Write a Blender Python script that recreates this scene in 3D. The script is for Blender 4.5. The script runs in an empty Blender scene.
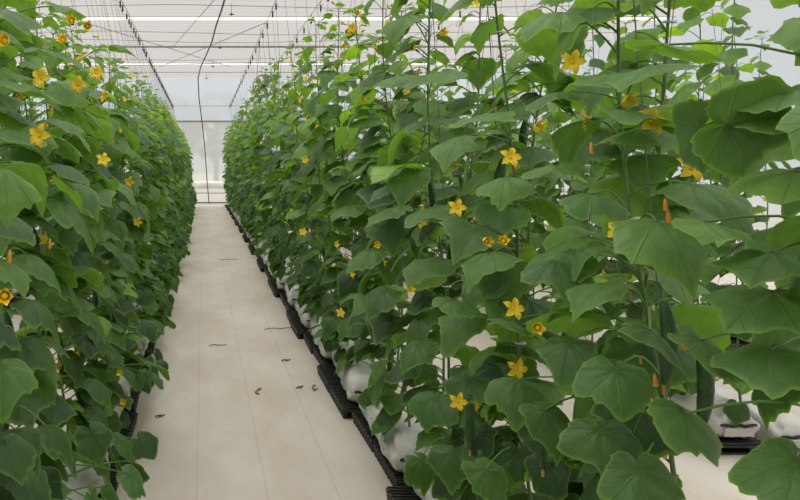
import bpy, math, random
import numpy as np
from mathutils import Vector, Matrix

random.seed(11)
rng = np.random.default_rng(7)
PI = math.pi
COL = bpy.context.scene.collection
CAMH = 1.6
F = 700.0
VX, VY = 203.0, 166.0


def P(px, py, Y):
    """point in the greenhouse seen at a pixel of the photo at distance Y down the aisle"""
    return Vector(((px - VX) / F * Y, Y, CAMH + (VY - py) / F * Y))


# ------------------------------------------------------------------ materials
def mat(name):
    m = bpy.data.materials.new(name)
    m.use_nodes = True
    nt = m.node_tree
    nt.nodes.clear()
    out = nt.nodes.new('ShaderNodeOutputMaterial')
    return m, nt, out


def N(nt, t, **kw):
    n = nt.nodes.new(t)
    for k, v in kw.items():
        setattr(n, k, v)
    return n


def L(nt, a, b):
    nt.links.new(a, b)


def simple(name, col, rough=0.6, noise=0.0, nscale=8.0, bump=0.0, bscale=40.0, metal=0.0, spec=0.4, col2=None):
    m, nt, out = mat(name)
    b = N(nt, 'ShaderNodeBsdfPrincipled')
    b.inputs['Roughness'].default_value = rough
    b.inputs['Metallic'].default_value = metal
    b.inputs['Specular IOR Level'].default_value = spec
    b.inputs['Base Color'].default_value = (*col, 1)
    L(nt, b.outputs[0], out.inputs[0])
    tc = N(nt, 'ShaderNodeTexCoord')
    if noise or col2:
        n = N(nt, 'ShaderNodeTexNoise')
        n.inputs['Scale'].default_value = nscale
        n.inputs['Detail'].default_value = 5
        L(nt, tc.outputs['Object'], n.inputs['Vector'])
        mx = N(nt, 'ShaderNodeMix', data_type='RGBA')
        c2 = col2 if col2 else tuple(c * (1 - noise) for c in col)
        mx.inputs[6].default_value = (*col, 1)
        mx.inputs[7].default_value = (*c2, 1)
        r = N(nt, 'ShaderNodeMapRange')
        r.inputs[1].default_value = 0.4
        r.inputs[2].default_value = 0.65
        L(nt, n.outputs[0], r.inputs[0])
        L(nt, r.outputs[0], mx.inputs[0])
        L(nt, mx.outputs[2], b.inputs['Base Color'])
    if bump:
        n2 = N(nt, 'ShaderNodeTexNoise')
        n2.inputs['Scale'].default_value = bscale
        n2.inputs['Detail'].default_value = 4
        L(nt, tc.outputs['Object'], n2.inputs['Vector'])
        bp = N(nt, 'ShaderNodeBump')
        bp.inputs['Strength'].default_value = bump
        bp.inputs['Distance'].default_value = 0.02
        L(nt, n2.outputs[0], bp.inputs['Height'])
        L(nt, bp.outputs[0], b.inputs['Normal'])
    return m


def leaf_material():
    m, nt, out = mat('cucumber_leaf_surface')
    uv = N(nt, 'ShaderNodeUVMap')
    uv.uv_map = 'UVMap'
    sep = N(nt, 'ShaderNodeSeparateXYZ')
    L(nt, uv.outputs[0], sep.inputs[0])
    s = sep.outputs[1]           # 0 at the petiole, 1 on the rim
    th = sep.outputs[0]          # units of one vein sector
    # distance to the nearest main vein
    pp = N(nt, 'ShaderNodeMath', operation='PINGPONG')
    L(nt, th, pp.inputs[0])
    pp.inputs[1].default_value = 0.5
    dist = N(nt, 'ShaderNodeMath', operation='MULTIPLY')
    L(nt, pp.outputs[0], dist.inputs[0])
    L(nt, s, dist.inputs[1])
    v1 = N(nt, 'ShaderNodeMapRange')
    v1.inputs[1].default_value = 0.0
    v1.inputs[2].default_value = 0.035
    v1.inputs[3].default_value = 1.0
    v1.inputs[4].default_value = 0.0
    L(nt, dist.outputs[0], v1.inputs[0])
    # side veins
    a = N(nt, 'ShaderNodeMath', operation='MULTIPLY')
    L(nt, s, a.inputs[0])
    a.inputs[1].default_value = 5.0
    b_ = N(nt, 'ShaderNodeMath', operation='MULTIPLY_ADD')
    L(nt, dist.outputs[0], b_.inputs[0])
    b_.inputs[1].default_value = -5.5
    L(nt, a.outputs[0], b_.inputs[2])
    wn = N(nt, 'ShaderNodeTexNoise')
    wn.inputs['Scale'].default_value = 14.0
    L(nt, N(nt, 'ShaderNodeTexCoord').outputs['Object'], wn.inputs['Vector'])
    ba = N(nt, 'ShaderNodeMath', operation='MULTIPLY_ADD')
    L(nt, wn.outputs[0], ba.inputs[0])
    ba.inputs[1].default_value = 1.3
    L(nt, b_.outputs[0], ba.inputs[2])
    p2 = N(nt, 'ShaderNodeMath', operation='PINGPONG')
    L(nt, ba.outputs[0], p2.inputs[0])
    p2.inputs[1].default_value = 0.5
    v2 = N(nt, 'ShaderNodeMapRange')
    v2.inputs[1].default_value = 0.0
    v2.inputs[2].default_value = 0.10
    v2.inputs[3].default_value = 0.32
    v2.inputs[4].default_value = 0.0
    L(nt, p2.outputs[0], v2.inputs[0])
    vein = N(nt, 'ShaderNodeMath', operation='MAXIMUM')
    L(nt, v1.outputs[0], vein.inputs[0])
    L(nt, v2.outputs[0], vein.inputs[1])
    # tint per leaf
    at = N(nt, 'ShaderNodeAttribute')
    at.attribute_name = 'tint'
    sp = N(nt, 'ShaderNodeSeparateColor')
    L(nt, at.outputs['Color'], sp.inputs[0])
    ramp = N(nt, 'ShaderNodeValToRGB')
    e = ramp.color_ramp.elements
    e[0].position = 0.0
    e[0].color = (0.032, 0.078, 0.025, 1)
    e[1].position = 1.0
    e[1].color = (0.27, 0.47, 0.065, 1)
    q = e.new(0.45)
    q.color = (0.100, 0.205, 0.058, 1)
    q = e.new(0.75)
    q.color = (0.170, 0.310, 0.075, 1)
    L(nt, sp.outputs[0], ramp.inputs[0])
    # mottling
    tc = N(nt, 'ShaderNodeTexCoord')
    no = N(nt, 'ShaderNodeTexNoise')
    no.inputs['Scale'].default_value = 26.0
    no.inputs['Detail'].default_value = 4
    L(nt, tc.outputs['Object'], no.inputs['Vector'])
    hs = N(nt, 'ShaderNodeHueSaturation')
    mr = N(nt, 'ShaderNodeMapRange')
    mr.inputs[1].default_value = 0.3
    mr.inputs[2].default_value = 0.7
    mr.inputs[3].default_value = 0.82
    mr.inputs[4].default_value = 1.16
    L(nt, no.outputs[0], mr.inputs[0])
    L(nt, mr.outputs[0], hs.inputs['Value'])
    L(nt, ramp.outputs[0], hs.inputs['Color'])
    # veins
    mv = N(nt, 'ShaderNodeMix', data_type='RGBA')
    fv = N(nt, 'ShaderNodeMath', operation='MULTIPLY')
    L(nt, vein.outputs[0], fv.inputs[0])
    fv.inputs[1].default_value = 0.22
    L(nt, fv.outputs[0], mv.inputs[0])
    L(nt, hs.outputs[0], mv.inputs[6])
    mv.inputs[7].default_value = (0.14, 0.25, 0.075, 1)
    # light rim
    rim = N(nt, 'ShaderNodeMapRange')
    rim.inputs[1].default_value = 0.90
    rim.inputs[2].default_value = 1.0
    rim.inputs[3].default_value = 0.0
    rim.inputs[4].default_value = 0.7
    L(nt, s, rim.inputs[0])
    mr2 = N(nt, 'ShaderNodeMix', data_type='RGBA')
    L(nt, rim.outputs[0], mr2.inputs[0])
    L(nt, mv.outputs[2], mr2.inputs[6])
    mr2.inputs[7].default_value = (0.19, 0.33, 0.055, 1)
    col = mr2.outputs[2]
    bs = N(nt, 'ShaderNodeBsdfPrincipled')
    L(nt, col, bs.inputs['Base Color'])
    bs.inputs['Roughness'].default_value = 0.47
    bs.inputs['Specular IOR Level'].default_value = 0.42
    bp = N(nt, 'ShaderNodeBump')
    bp.inputs['Strength'].default_value = 0.55
    bp.inputs['Distance'].default_value = 0.004
    hgt = N(nt, 'ShaderNodeMath', operation='SUBTRACT')
    L(nt, no.outputs[0], hgt.inputs[0])
    L(nt, vein.outputs[0], hgt.inputs[1])
    L(nt, hgt.outputs[0], bp.inputs['Height'])
    L(nt, bp.outputs[0], bs.inputs['Normal'])
    tr = N(nt, 'ShaderNodeBsdfTranslucent')
    g = N(nt, 'ShaderNodeMix', data_type='RGBA', blend_type='MULTIPLY')
    g.inputs[0].default_value = 1.0
    L(nt, col, g.inputs[6])
    g.inputs[7].default_value = (1.7, 1.75, 0.45, 1)
    L(nt, g.outputs[2], tr.inputs['Color'])
    ms = N(nt, 'ShaderNodeMixShader')
    ms.inputs[0].default_value = 0.38
    L(nt, bs.outputs[0], ms.inputs[1])
    L(nt, tr.outputs[0], ms.inputs[2])
    L(nt, ms.outputs[0], out.inputs[0])
    return m


def film_material(name, trans, colour, transl=0.7):
    """thin plastic or net: part see-through, part scattering"""
    m, nt, out = mat(name)
    t = N(nt, 'ShaderNodeBsdfTransparent')
    d = N(nt, 'ShaderNodeBsdfDiffuse')
    d.inputs[0].default_value = (*colour, 1)
    tl = N(nt, 'ShaderNodeBsdfTranslucent')
    tl.inputs[0].default_value = (*colour, 1)
    m1 = N(nt, 'ShaderNodeMixShader')
    m1.inputs[0].default_value = transl
    L(nt, d.outputs[0], m1.inputs[1])
    L(nt, tl.outputs[0], m1.inputs[2])
    m2 = N(nt, 'ShaderNodeMixShader')
    m2.inputs[0].default_value = 1 - trans
    L(nt, t.outputs[0], m2.inputs[1])
    L(nt, m1.outputs[0], m2.inputs[2])
    L(nt, m2.outputs[0], out.inputs[0])
    return m, nt, m2, d, tl


def net_material():
    m, nt, m2, d, tl = film_material('white_shade_screen', CEIL_T, (0.93, 0.90, 0.86), 0.75)
    tc = N(nt, 'ShaderNodeTexCoord')
    sp = N(nt, 'ShaderNodeSeparateXYZ')
    L(nt, tc.outputs['Object'], sp.inputs[0])
    # pleats of the cloth run across the house
    mu = N(nt, 'ShaderNodeMath', operation='MULTIPLY')
    L(nt, sp.outputs[1], mu.inputs[0])
    mu.inputs[1].default_value = 2.4
    no = N(nt, 'ShaderNodeTexNoise')
    no.inputs['Scale'].default_value = 0.5
    L(nt, tc.outputs['Object'], no.inputs['Vector'])
    ad = N(nt, 'ShaderNodeMath', operation='ADD')
    L(nt, mu.outputs[0], ad.inputs[0])
    L(nt, no.outputs[0], ad.inputs[1])
    pp = N(nt, 'ShaderNodeMath', operation='PINGPONG')
    L(nt, ad.outputs[0], pp.inputs[0])
    pp.inputs[1].default_value = 0.5
    mr = N(nt, 'ShaderNodeMapRange')
    mr.inputs[1].default_value = 0.0
    mr.inputs[2].default_value = 0.18
    mr.inputs[3].default_value = 0.86
    mr.inputs[4].default_value = 1.0
    L(nt, pp.outputs[0], mr.inputs[0])
    mx = N(nt, 'ShaderNodeMix', data_type='RGBA', blend_type='MULTIPLY')
    mx.inputs[0].default_value = 1.0
    mx.inputs[6].default_value = (0.53, 0.50, 0.462, 1)
    L(nt, mr.outputs[0], mx.inputs[7])
    L(nt, mx.outputs[2], d.inputs[0])
    L(nt, mx.outputs[2], tl.inputs[0])
    return m


def floor_material():
    m, nt, out = mat('white_ground_cloth')
    b = N(nt, 'ShaderNodeBsdfPrincipled')
    b.inputs['Roughness'].default_value = 0.65
    b.inputs['Specular IOR Level'].default_value = 0.25
    tc = N(nt, 'ShaderNodeTexCoord')
    sp = N(nt, 'ShaderNodeSeparateXYZ')
    L(nt, tc.outputs['Object'], sp.inputs[0])
    no = N(nt, 'ShaderNodeTexNoise')
    no.inputs['Scale'].default_value = 1.1
    no.inputs['Detail'].default_value = 6
    no.inputs['Roughness'].default_value = 0.65
    mp = N(nt, 'ShaderNodeMapping')
    mp.inputs['Scale'].default_value = (1.6, 0.7, 1)
    L(nt, tc.outputs['Object'], mp.inputs[0])
    L(nt, mp.outputs[0], no.inputs['Vector'])
    r = N(nt, 'ShaderNodeValToRGB')
    e = r.color_ramp.elements
    e[0].position = 0.30
    e[0].color = (0.49, 0.42, 0.34, 1)
    e[1].position = 0.62
    e[1].color = (0.60, 0.56, 0.505, 1)
    L(nt, no.outputs[0], r.inputs[0])
    n2 = N(nt, 'ShaderNodeTexNoise')
    n2.inputs['Scale'].default_value = 38
    n2.inputs['Detail'].default_value = 5
    L(nt, tc.outputs['Object'], n2.inputs['Vector'])
    r2 = N(nt, 'ShaderNodeMapRange')
    r2.inputs[1].default_value = 0.62
    r2.inputs[2].default_value = 0.76
    r2.inputs[3].default_value = 0.0
    r2.inputs[4].default_value = 0.45
    L(nt, n2.outputs[0], r2.inputs[0])
    mx = N(nt, 'ShaderNodeMix', data_type='RGBA')
    L(nt, r2.outputs[0], mx.inputs[0])
    L(nt, r.outputs[0], mx.inputs[6])
    mx.inputs[7].default_value = (0.40, 0.30, 0.19, 1)
    # woven marker lines every 34 cm
    ad = N(nt, 'ShaderNodeMath', operation='MULTIPLY_ADD')
    L(nt, sp.outputs[0], ad.inputs[0])
    ad.inputs[1].default_value = 1 / 0.345
    ad.inputs[2].default_value = 0.09 + 20
    pp = N(nt, 'ShaderNodeMath', operation='PINGPONG')
    L(nt, ad.outputs[0], pp.inputs[0])
    pp.inputs[1].default_value = 0.5
    ln = N(nt, 'ShaderNodeMapRange')
    ln.inputs[1].default_value = 0.006
    ln.inputs[2].default_value = 0.014
    ln.inputs[3].default_value = 0.34
    ln.inputs[4].default_value = 0.0
    L(nt, pp.outputs[0], ln.inputs[0])
    mx2 = N(nt, 'ShaderNodeMix', data_type='RGBA')
    L(nt, ln.outputs[0], mx2.inputs[0])
    L(nt, mx.outputs[2], mx2.inputs[6])
    mx2.inputs[7].default_value = (0.30, 0.27, 0.23, 1)
    L(nt, mx2.outputs[2], b.inputs['Base Color'])
    bp = N(nt, 'ShaderNodeBump')
    bp.inputs['Strength'].default_value = 0.35
    bp.inputs['Distance'].default_value = 0.02
    L(nt, no.outputs[0], bp.inputs['Height'])
    L(nt, bp.outputs[0], b.inputs['Normal'])
    L(nt, b.outputs[0], out.inputs[0])
    return m


CEIL_T = 0.50
M = {}
M['leaf'] = leaf_material()
M['stem'] = simple('green_stem', (0.10, 0.19, 0.05), 0.6, col2=(0.16, 0.20, 0.08), nscale=30)
M['petiole'] = simple('petiole_green', (0.11, 0.23, 0.05), 0.55)
M['tendril'] = simple('tendril_green', (0.22, 0.36, 0.09), 0.5)
M['petal'] = simple('yellow_petal', (0.92, 0.72, 0.04), 0.55, col2=(0.90, 0.60, 0.03), nscale=60)
M['wither'] = simple('withered_flower', (0.68, 0.33, 0.04), 0.7, col2=(0.45, 0.16, 0.03), nscale=60)
M['fruit'] = simple('cucumber_skin', (0.022, 0.075, 0.016), 0.42, col2=(0.035, 0.10, 0.02), nscale=25, bump=0.4, bscale=90, spec=0.5)
M['bag'] = simple('white_grow_bag_plastic', (0.64, 0.625, 0.60), 0.42, noise=0.14, nscale=7, bump=0.8, bscale=9)
M['bag_dark'] = simple('black_bag_lining', (0.02, 0.02, 0.02), 0.5)
M['tray'] = simple('black_tray_plastic', (0.016, 0.016, 0.016), 0.45, col2=(0.045, 0.042, 0.036), nscale=30)
M['print'] = simple('teal_print', (0.03, 0.27, 0.30), 0.5)
M['wire'] = simple('galvanised_wire', (0.20, 0.19, 0.18), 0.45, metal=0.3)
M['hook'] = simple('dark_hook', (0.05, 0.035, 0.032), 0.5)
M['string'] = simple('grey_twine', (0.22, 0.21, 0.19), 0.8)
M['blackhose'] = simple('black_hose', (0.025, 0.025, 0.025), 0.5)
M['clip'] = simple('white_clip', (0.72, 0.74, 0.72), 0.4)
M['whitepipe'] = simple('white_pipe', (0.86, 0.86, 0.84), 0.45)
M['steel'] = simple('grey_steel', (0.33, 0.31, 0.28), 0.5, metal=0.4, noise=0.2)
M['twig'] = simple('dry_twig', (0.10, 0.06, 0.03), 0.8)
M['earth'] = simple('pale_ground', (0.30, 0.30, 0.16), 0.9, col2=(0.38, 0.30, 0.22), nscale=0.15)
M['treeleaf'] = simple('tree_foliage', (0.16, 0.19, 0.13), 0.8, noise=0.3, nscale=2)
M['bark'] = simple('bark', (0.12, 0.09, 0.06), 0.9)
M['roll'] = simple('white_sheet_roll', (0.88, 0.88, 0.87), 0.5, bump=0.6, bscale=4)
M['blockwall'] = simple('grey_light_block_wall', (0.22, 0.22, 0.21), 0.8)  # opaque grey for the unseen wall that blocks light behind the camera
M['net'] = net_material()
M['film'] = film_material('clear_film', 0.36, (0.88, 0.91, 0.96), 0.7)[0]
M['bluefilm'] = film_material('bluish_film', 0.20, (0.78, 0.85, 0.99), 0.8)[0]
M['stripfilm'] = film_material('bare_roof_film', 0.10, (0.93, 0.93, 0.92), 0.9)[0]
M['skirt'] = film_material('white_skirt_film', 0.05, (0.86, 0.87, 0.88), 0.7)[0]
M['floor'] = floor_material()


# ------------------------------------------------------------------ mesh builder
class MB:
    def __init__(s):
        s.v, s.f, s.uv, s.t, s.m, s.n = [], [], [], [], [], 0

    def add(s, verts, faces, mi=0, uv=None, tint=0.5):
        verts = np.asarray(verts, dtype=float).reshape(-1, 3)
        k = s.n
        s.v.append(verts)
        s.uv.append(np.zeros((len(verts), 2)) if uv is None else uv)
        s.t.append(np.full(len(verts), tint))
        s.n += len(verts)
        for f in faces:
            s.f.append([i + k for i in f])
        s.m += [mi] * len(faces)

    def box(s, c, d, mi=0):
        x, y, z = c
        a, b, h = d[0] / 2, d[1] / 2, d[2] / 2
        v = [(x + i * a, y + j * b, z + k * h) for i in (-1, 1) for j in (-1, 1) for k in (-1, 1)]
        s.add(v, [(0, 1, 3, 2), (4, 6, 7, 5), (0, 4, 5, 1), (2, 3, 7, 6), (0, 2, 6, 4), (1, 5, 7, 3)], mi)

    def tube(s, pts, r, n=6, mi=0, cap=True, tint=0.5):
        pts = [Vector(p) for p in pts]
        if not hasattr(r, '__len__'):
            r = [r] * len(pts)
        vs, fs = [], []
        up = Vector((0.13, 0.31, 0.94))
        for i, p in enumerate(pts):
            d = pts[min(i + 1, len(pts) - 1)] - pts[max(i - 1, 0)]
            if d.length < 1e-9:
                d = Vector((0, 0, 1))
            d.normalize()
            a = d.cross(up)
            if a.length < 0.05:
                a = d.cross(Vector((1, 0, 0)))
            a.normalize()
            b = d.cross(a)
            for k in range(n):
                t = 2 * PI * k / n
                vs.append(p + (a * math.cos(t) + b * math.sin(t)) * r[i])
        for i in range(len(pts) - 1):
            for k in range(n):
                k2 = (k + 1) % n
                fs.append((i * n + k, i * n + k2, (i + 1) * n + k2, (i + 1) * n + k))
        if cap:
            fs.append(tuple(range(n - 1, -1, -1)))
            fs.append(tuple((len(pts) - 1) * n + k for k in range(n)))
        s.add([tuple(v) for v in vs], fs, mi, tint=tint)

    def lathe(s, prof, n=12, mi=0, c=(0, 0, 0)):
        vs, fs = [], []
        for (r, z) in prof:
            for k in range(n):
                t = 2 * PI * k / n
                vs.append((c[0] + r * math.cos(t), c[1] + r * math.sin(t), c[2] + z))
        for i in range(len(prof) - 1):
            for k in range(n):
                k2 = (k + 1) % n
                fs.append((i * n + k, i * n + k2, (i + 1) * n + k2, (i + 1) * n + k))
        fs.append(tuple(range(n - 1, -1, -1)))
        fs.append(tuple((len(prof) - 1) * n + k for k in range(n)))
        s.add(vs, fs, mi)

    def mesh(s, name, mats, smooth=True):
        me = bpy.data.meshes.new(name)
        V = np.concatenate(s.v) if s.v else np.zeros((0, 3))
        me.from_pydata(V.tolist(), [], s.f)
        for m in mats:
            me.materials.append(m)
        me.polygons.foreach_set('material_index', s.m)
        me.polygons.foreach_set('use_smooth', [smooth] * len(s.f))
        UV = np.concatenate(s.uv)
        T = np.concatenate(s.t)
        li = np.empty(len(me.loops), dtype=np.int32)
        me.loops.foreach_get('vertex_index', li)
        ul = me.uv_layers.new(name='UVMap')
        ul.data.foreach_set('uv', UV[li].ravel())
        ca = me.color_attributes.new(name='tint', type='FLOAT_COLOR', domain='POINT')
        c4 = np.stack([T, T, T, np.ones_like(T)], 1)
        ca.data.foreach_set('color', c4.ravel())
        me.update()
        return me

    def obj(s, name, mats, parent=None, smooth=True, **props):
        return link(name, s.mesh(name, mats if isinstance(mats, (list, tuple)) else [mats], smooth), parent, **props)


def link(name, data, parent=None, loc=None, **props):
    o = bpy.data.objects.new(name, data)
    COL.objects.link(o)
    if parent is not None:
        o.parent = parent
    if loc is not None:
        o.location = loc
    for k, v in props.items():
        o[k] = v
    return o


def thing(name, loc, label, category, group=None, rz=0.0):
    o = bpy.data.objects.new(name, None)
    COL.objects.link(o)
    o.empty_display_size = 0.05
    o.location = loc
    o.rotation_euler = (0, 0, rz)
    o['label'] = label
    o['category'] = category
    if group:
        o['group'] = group
    return o


# ------------------------------------------------------------------ leaf
_ang = np.radians([0, 10, 24, 42, 56, 66, 80, 98, 118, 136, 154, 170, 180])
_rad = np.array([1.06, 0.95, 0.86, 0.86, 0.94, 0.97, 0.82, 0.70, 0.66, 0.60, 0.52, 0.34, 0.09])


def leaf_arrays(nseg, rings):
    th = np.linspace(-PI, PI, nseg + 1)[:-1] + PI / nseg * 0
    R = np.interp(np.abs(th), _ang, _rad)
    return th, R, np.array(rings)


LOD = {0: leaf_arrays(44, [0.22, 0.48, 0.74, 0.90, 1.0]), 1: leaf_arrays(28, [0.40, 0.78, 1.0]), 2: leaf_arrays(18, [0.55, 1.0])}
FCACHE = {}


def leaf_faces(n, r):
    if (n, r) not in FCACHE:
        fs = [(0, 1 + k, 1 + (k + 1) % n) for k in range(n) if k != n - 1]
        fs.append((0, n, 1))
        for i in range(r - 1):
            for k in range(n):
                k2 = (k + 1) % n
                a, b = 1 + i * n, 1 + (i + 1) * n
                fs.append((a + k, b + k, b + k2, a + k2))
        FCACHE[(n, r)] = fs
    return FCACHE[(n, r)]


def add_leaf(mb, at, fwd, nrm, size, tint, lod, droop=0.35, fold=0.18, rippled=0.05, seed=0.0):
    """size is the length from the petiole to the tip"""
    th, R, rings = LOD[lod]
    n = len(th)
    R = R * (1 + (0.035 * np.sin(th * 17 + seed * 5) + 0.02 * np.sin(th * 31 + seed) if lod == 0 else 0.03 * np.sin(th * 9 + seed)))
    if lod < 2:
        R = R * (1 + 0.07 * np.sin(th * 2 + seed * 3) + 0.05 * np.sin(th * 3 + seed * 7))
    s = np.repeat(rings, n)
    T = np.tile(th, len(rings))
    r = s * np.tile(R, len(rings))
    x = r * np.sin(T)
    y = r * np.cos(T)
    z = -droop * np.where(y > 0, y * y, 1.5 * y * y) - fold * np.abs(x) ** 1.6
    z = z + rippled * (s ** 2) * np.sin(T * 3 + seed * 9) + 0.5 * rippled * s ** 3 * np.sin(T * 7 + seed * 4)
    z = z - 0.022 * np.sin(PI * np.clip(s, 0, 1)) * np.cos(T * 7.5)  # blistering between the veins
    z = z + 0.06 * np.sin(x * 3.2 + seed * 6) * s
    V = np.stack([x, y, z], 1)
    V = np.concatenate([[[0, 0, 0]], V]) * size
    fwd = Vector(fwd).normalized()
    nrm = Vector(nrm)
    nrm = (nrm - fwd * nrm.dot(fwd)).normalized()
    side = fwd.cross(nrm)
    B = np.array([side, fwd, nrm])
    V = V @ B + np.array(at)
    uv = np.stack([np.concatenate([[0], T / math.radians(48) + 10]), np.concatenate([[0], s])], 1)
    mb.add(V, leaf_faces(n, len(rings)), 0, uv, tint)


def add_petiole(mb, a, b, r=0.003, n=5, bow=0.03):
    a, b = Vector(a), Vector(b)
    pts = []
    for i in range(6):
        t = i / 5
        p = a.lerp(b, t)
        p.z += bow * math.sin(PI * t)
        pts.append(p)
    mb.tube(pts, [r * (1.25 - 0.4 * i / 5) for i in range(6)], n=n, mi=1, cap=False)


# ------------------------------------------------------------------ flowers, fruit
def flower_mesh(kind):
    mb = MB()
    if kind == 'open':
        for k in range(5):
            a = 2 * PI * k / 5
            # pointed petal with a crease, opening along +Z
            prof = [(0.004, 0.0, 0.0035), (0.012, 0.006, 0.009), (0.021, 0.009, 0.0105), (0.029, 0.006, 0.006), (0.035, 0.001, 0.0008)]
            vs = []
            for (r, z, w) in prof:
                for q in (-1, 0, 1):
                    rr = r
                    x = rr * math.cos(a) - q * w * math.sin(a)
                    y = rr * math.sin(a) + q * w * math.cos(a)
                    vs.append((x, y, z + (0.0028 if q else 0)))
            fs = []
            for i in range(4):
                for q in range(2):
                    fs.append((i * 3 + q, i * 3 + q + 1, i * 3 + q + 4, i * 3 + q + 3))
            mb.add(vs, fs)
        mb.lathe([(0.004, -0.012), (0.0055, -0.004), (0.005, 0.0), (0.003, 0.007), (0.0005, 0.009)], 8, 0)
        mb.lathe([(0.0025, -0.028), (0.005, -0.02), (0.0045, -0.010)], 8, 1)
        return mb.mesh('flower_open', [M['petal'], M['petiole']])
    if kind == 'half':
        for k in range(5):
            a = 2 * PI * k / 5
            prof = [(0.004, 0.0, 0.0035), (0.009, 0.010, 0.008), (0.012, 0.021, 0.008), (0.016, 0.030, 0.004), (0.019, 0.034, 0.0006)]
            vs = []
            for (r, z, w) in prof:
                for q in (-1, 0, 1):
                    vs.append((r * math.cos(a) - q * w * math.sin(a), r * math.sin(a) + q * w * math.cos(a), z))
            fs = []
            for i in range(4):
                for q in range(2):
                    fs.append((i * 3 + q, i * 3 + q + 1, i * 3 + q + 4, i * 3 + q + 3))
            mb.add(vs, fs)
        mb.lathe([(0.002, -0.03), (0.005, -0.018), (0.0045, 0.0)], 8, 1)
        mb.lathe([(0.0045, 0.0), (0.0075, 0.010), (0.006, 0.016), (0.001, 0.018)], 8, 0)
        return mb.mesh('flower_half', [M['petal'], M['petiole']])
    mb.lathe([(0.002, -0.004), (0.003, 0.003), (0.0045, 0.010), (0.004, 0.016), (0.0055, 0.021), (0.001, 0.025)], 7, 0)
    return mb.mesh('flower_withered', [M['wither'], M['petiole']])


def fruit_mesh(length=0.19, r=0.019):
    mb = MB()
    pts, rs = [], []
    for i in range(13):
        t = i / 12
        pts.append((0.012 * math.sin(PI * t), 0, -length * t))
        rr = r * (math.sin(PI * min(max(t, 0.02), 0.985)) ** 0.35)
        rs.append(rr * (1 + 0.03 * math.sin(t * 30)))
    mb.tube(pts, rs, n=12)
    return mb.mesh('cucumber_fruit', [M['fruit']])


FL = {'open': flower_mesh('open'), 'half': flower_mesh('half'), 'wither': flower_mesh('wither')}
FR = [fruit_mesh(0.19, 0.0185), fruit_mesh(0.15, 0.015)]
_w = MB()
_w.lathe([(0.0025, 0.012), (0.0035, 0.0), (0.0035, -0.004)], 6, 0)
STALK = _w.mesh('fruit_stalk', [M['petiole']])


def tendril_mesh(seed):
    r_ = random.Random(seed)
    mb = MB()
    pts = []
    for i in range(34):
        t = i / 33
        a = t * t * 15
        rr = 0.035 * t + 0.006
        c = max(0, t - 0.45) * 2
        pts.append((0.13 * t + rr * 0.5 * math.sin(a) * c, 0.05 * math.sin(t * 3 + seed), 0.05 * math.sin(t * 2.5) - 0.06 * t * t + rr * 0.6 * math.cos(a) * c))
    mb.tube(pts, [0.0017 - 0.001 * i / 33 for i in range(34)], n=5, cap=False)
    return mb.mesh('tendril', [M['tendril']])


TD = [tendril_mesh(1), tendril_mesh(2)]


def clip_mesh():
    mb = MB()
    pts = [(0.011 * math.cos(2 * PI * k / 12), 0.011 * math.sin(2 * PI * k / 12), 0) for k in range(13)]
    mb.tube(pts, 0.0024, 5, cap=False)
    mb.box((0.017, 0, 0), (0.014, 0.006, 0.009))
    return mb.mesh('stem_clip', [M['clip']])


CLIP = clip_mesh()


# ------------------------------------------------------------------ vines
def stem_curve(H, lean_x, r_, wob=0.02):
    ph = r_.uniform(0, 6)
    ph2 = r_.uniform(0, 6)

    def f(h):
        t = h / H
        return Vector((lean_x * min(t, 1.2) + wob * math.sin(h * 4 + ph) * min(1, h * 3), wob * math.sin(h * 3.3 + ph2) * min(1, h * 3), h))
    return f


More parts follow.
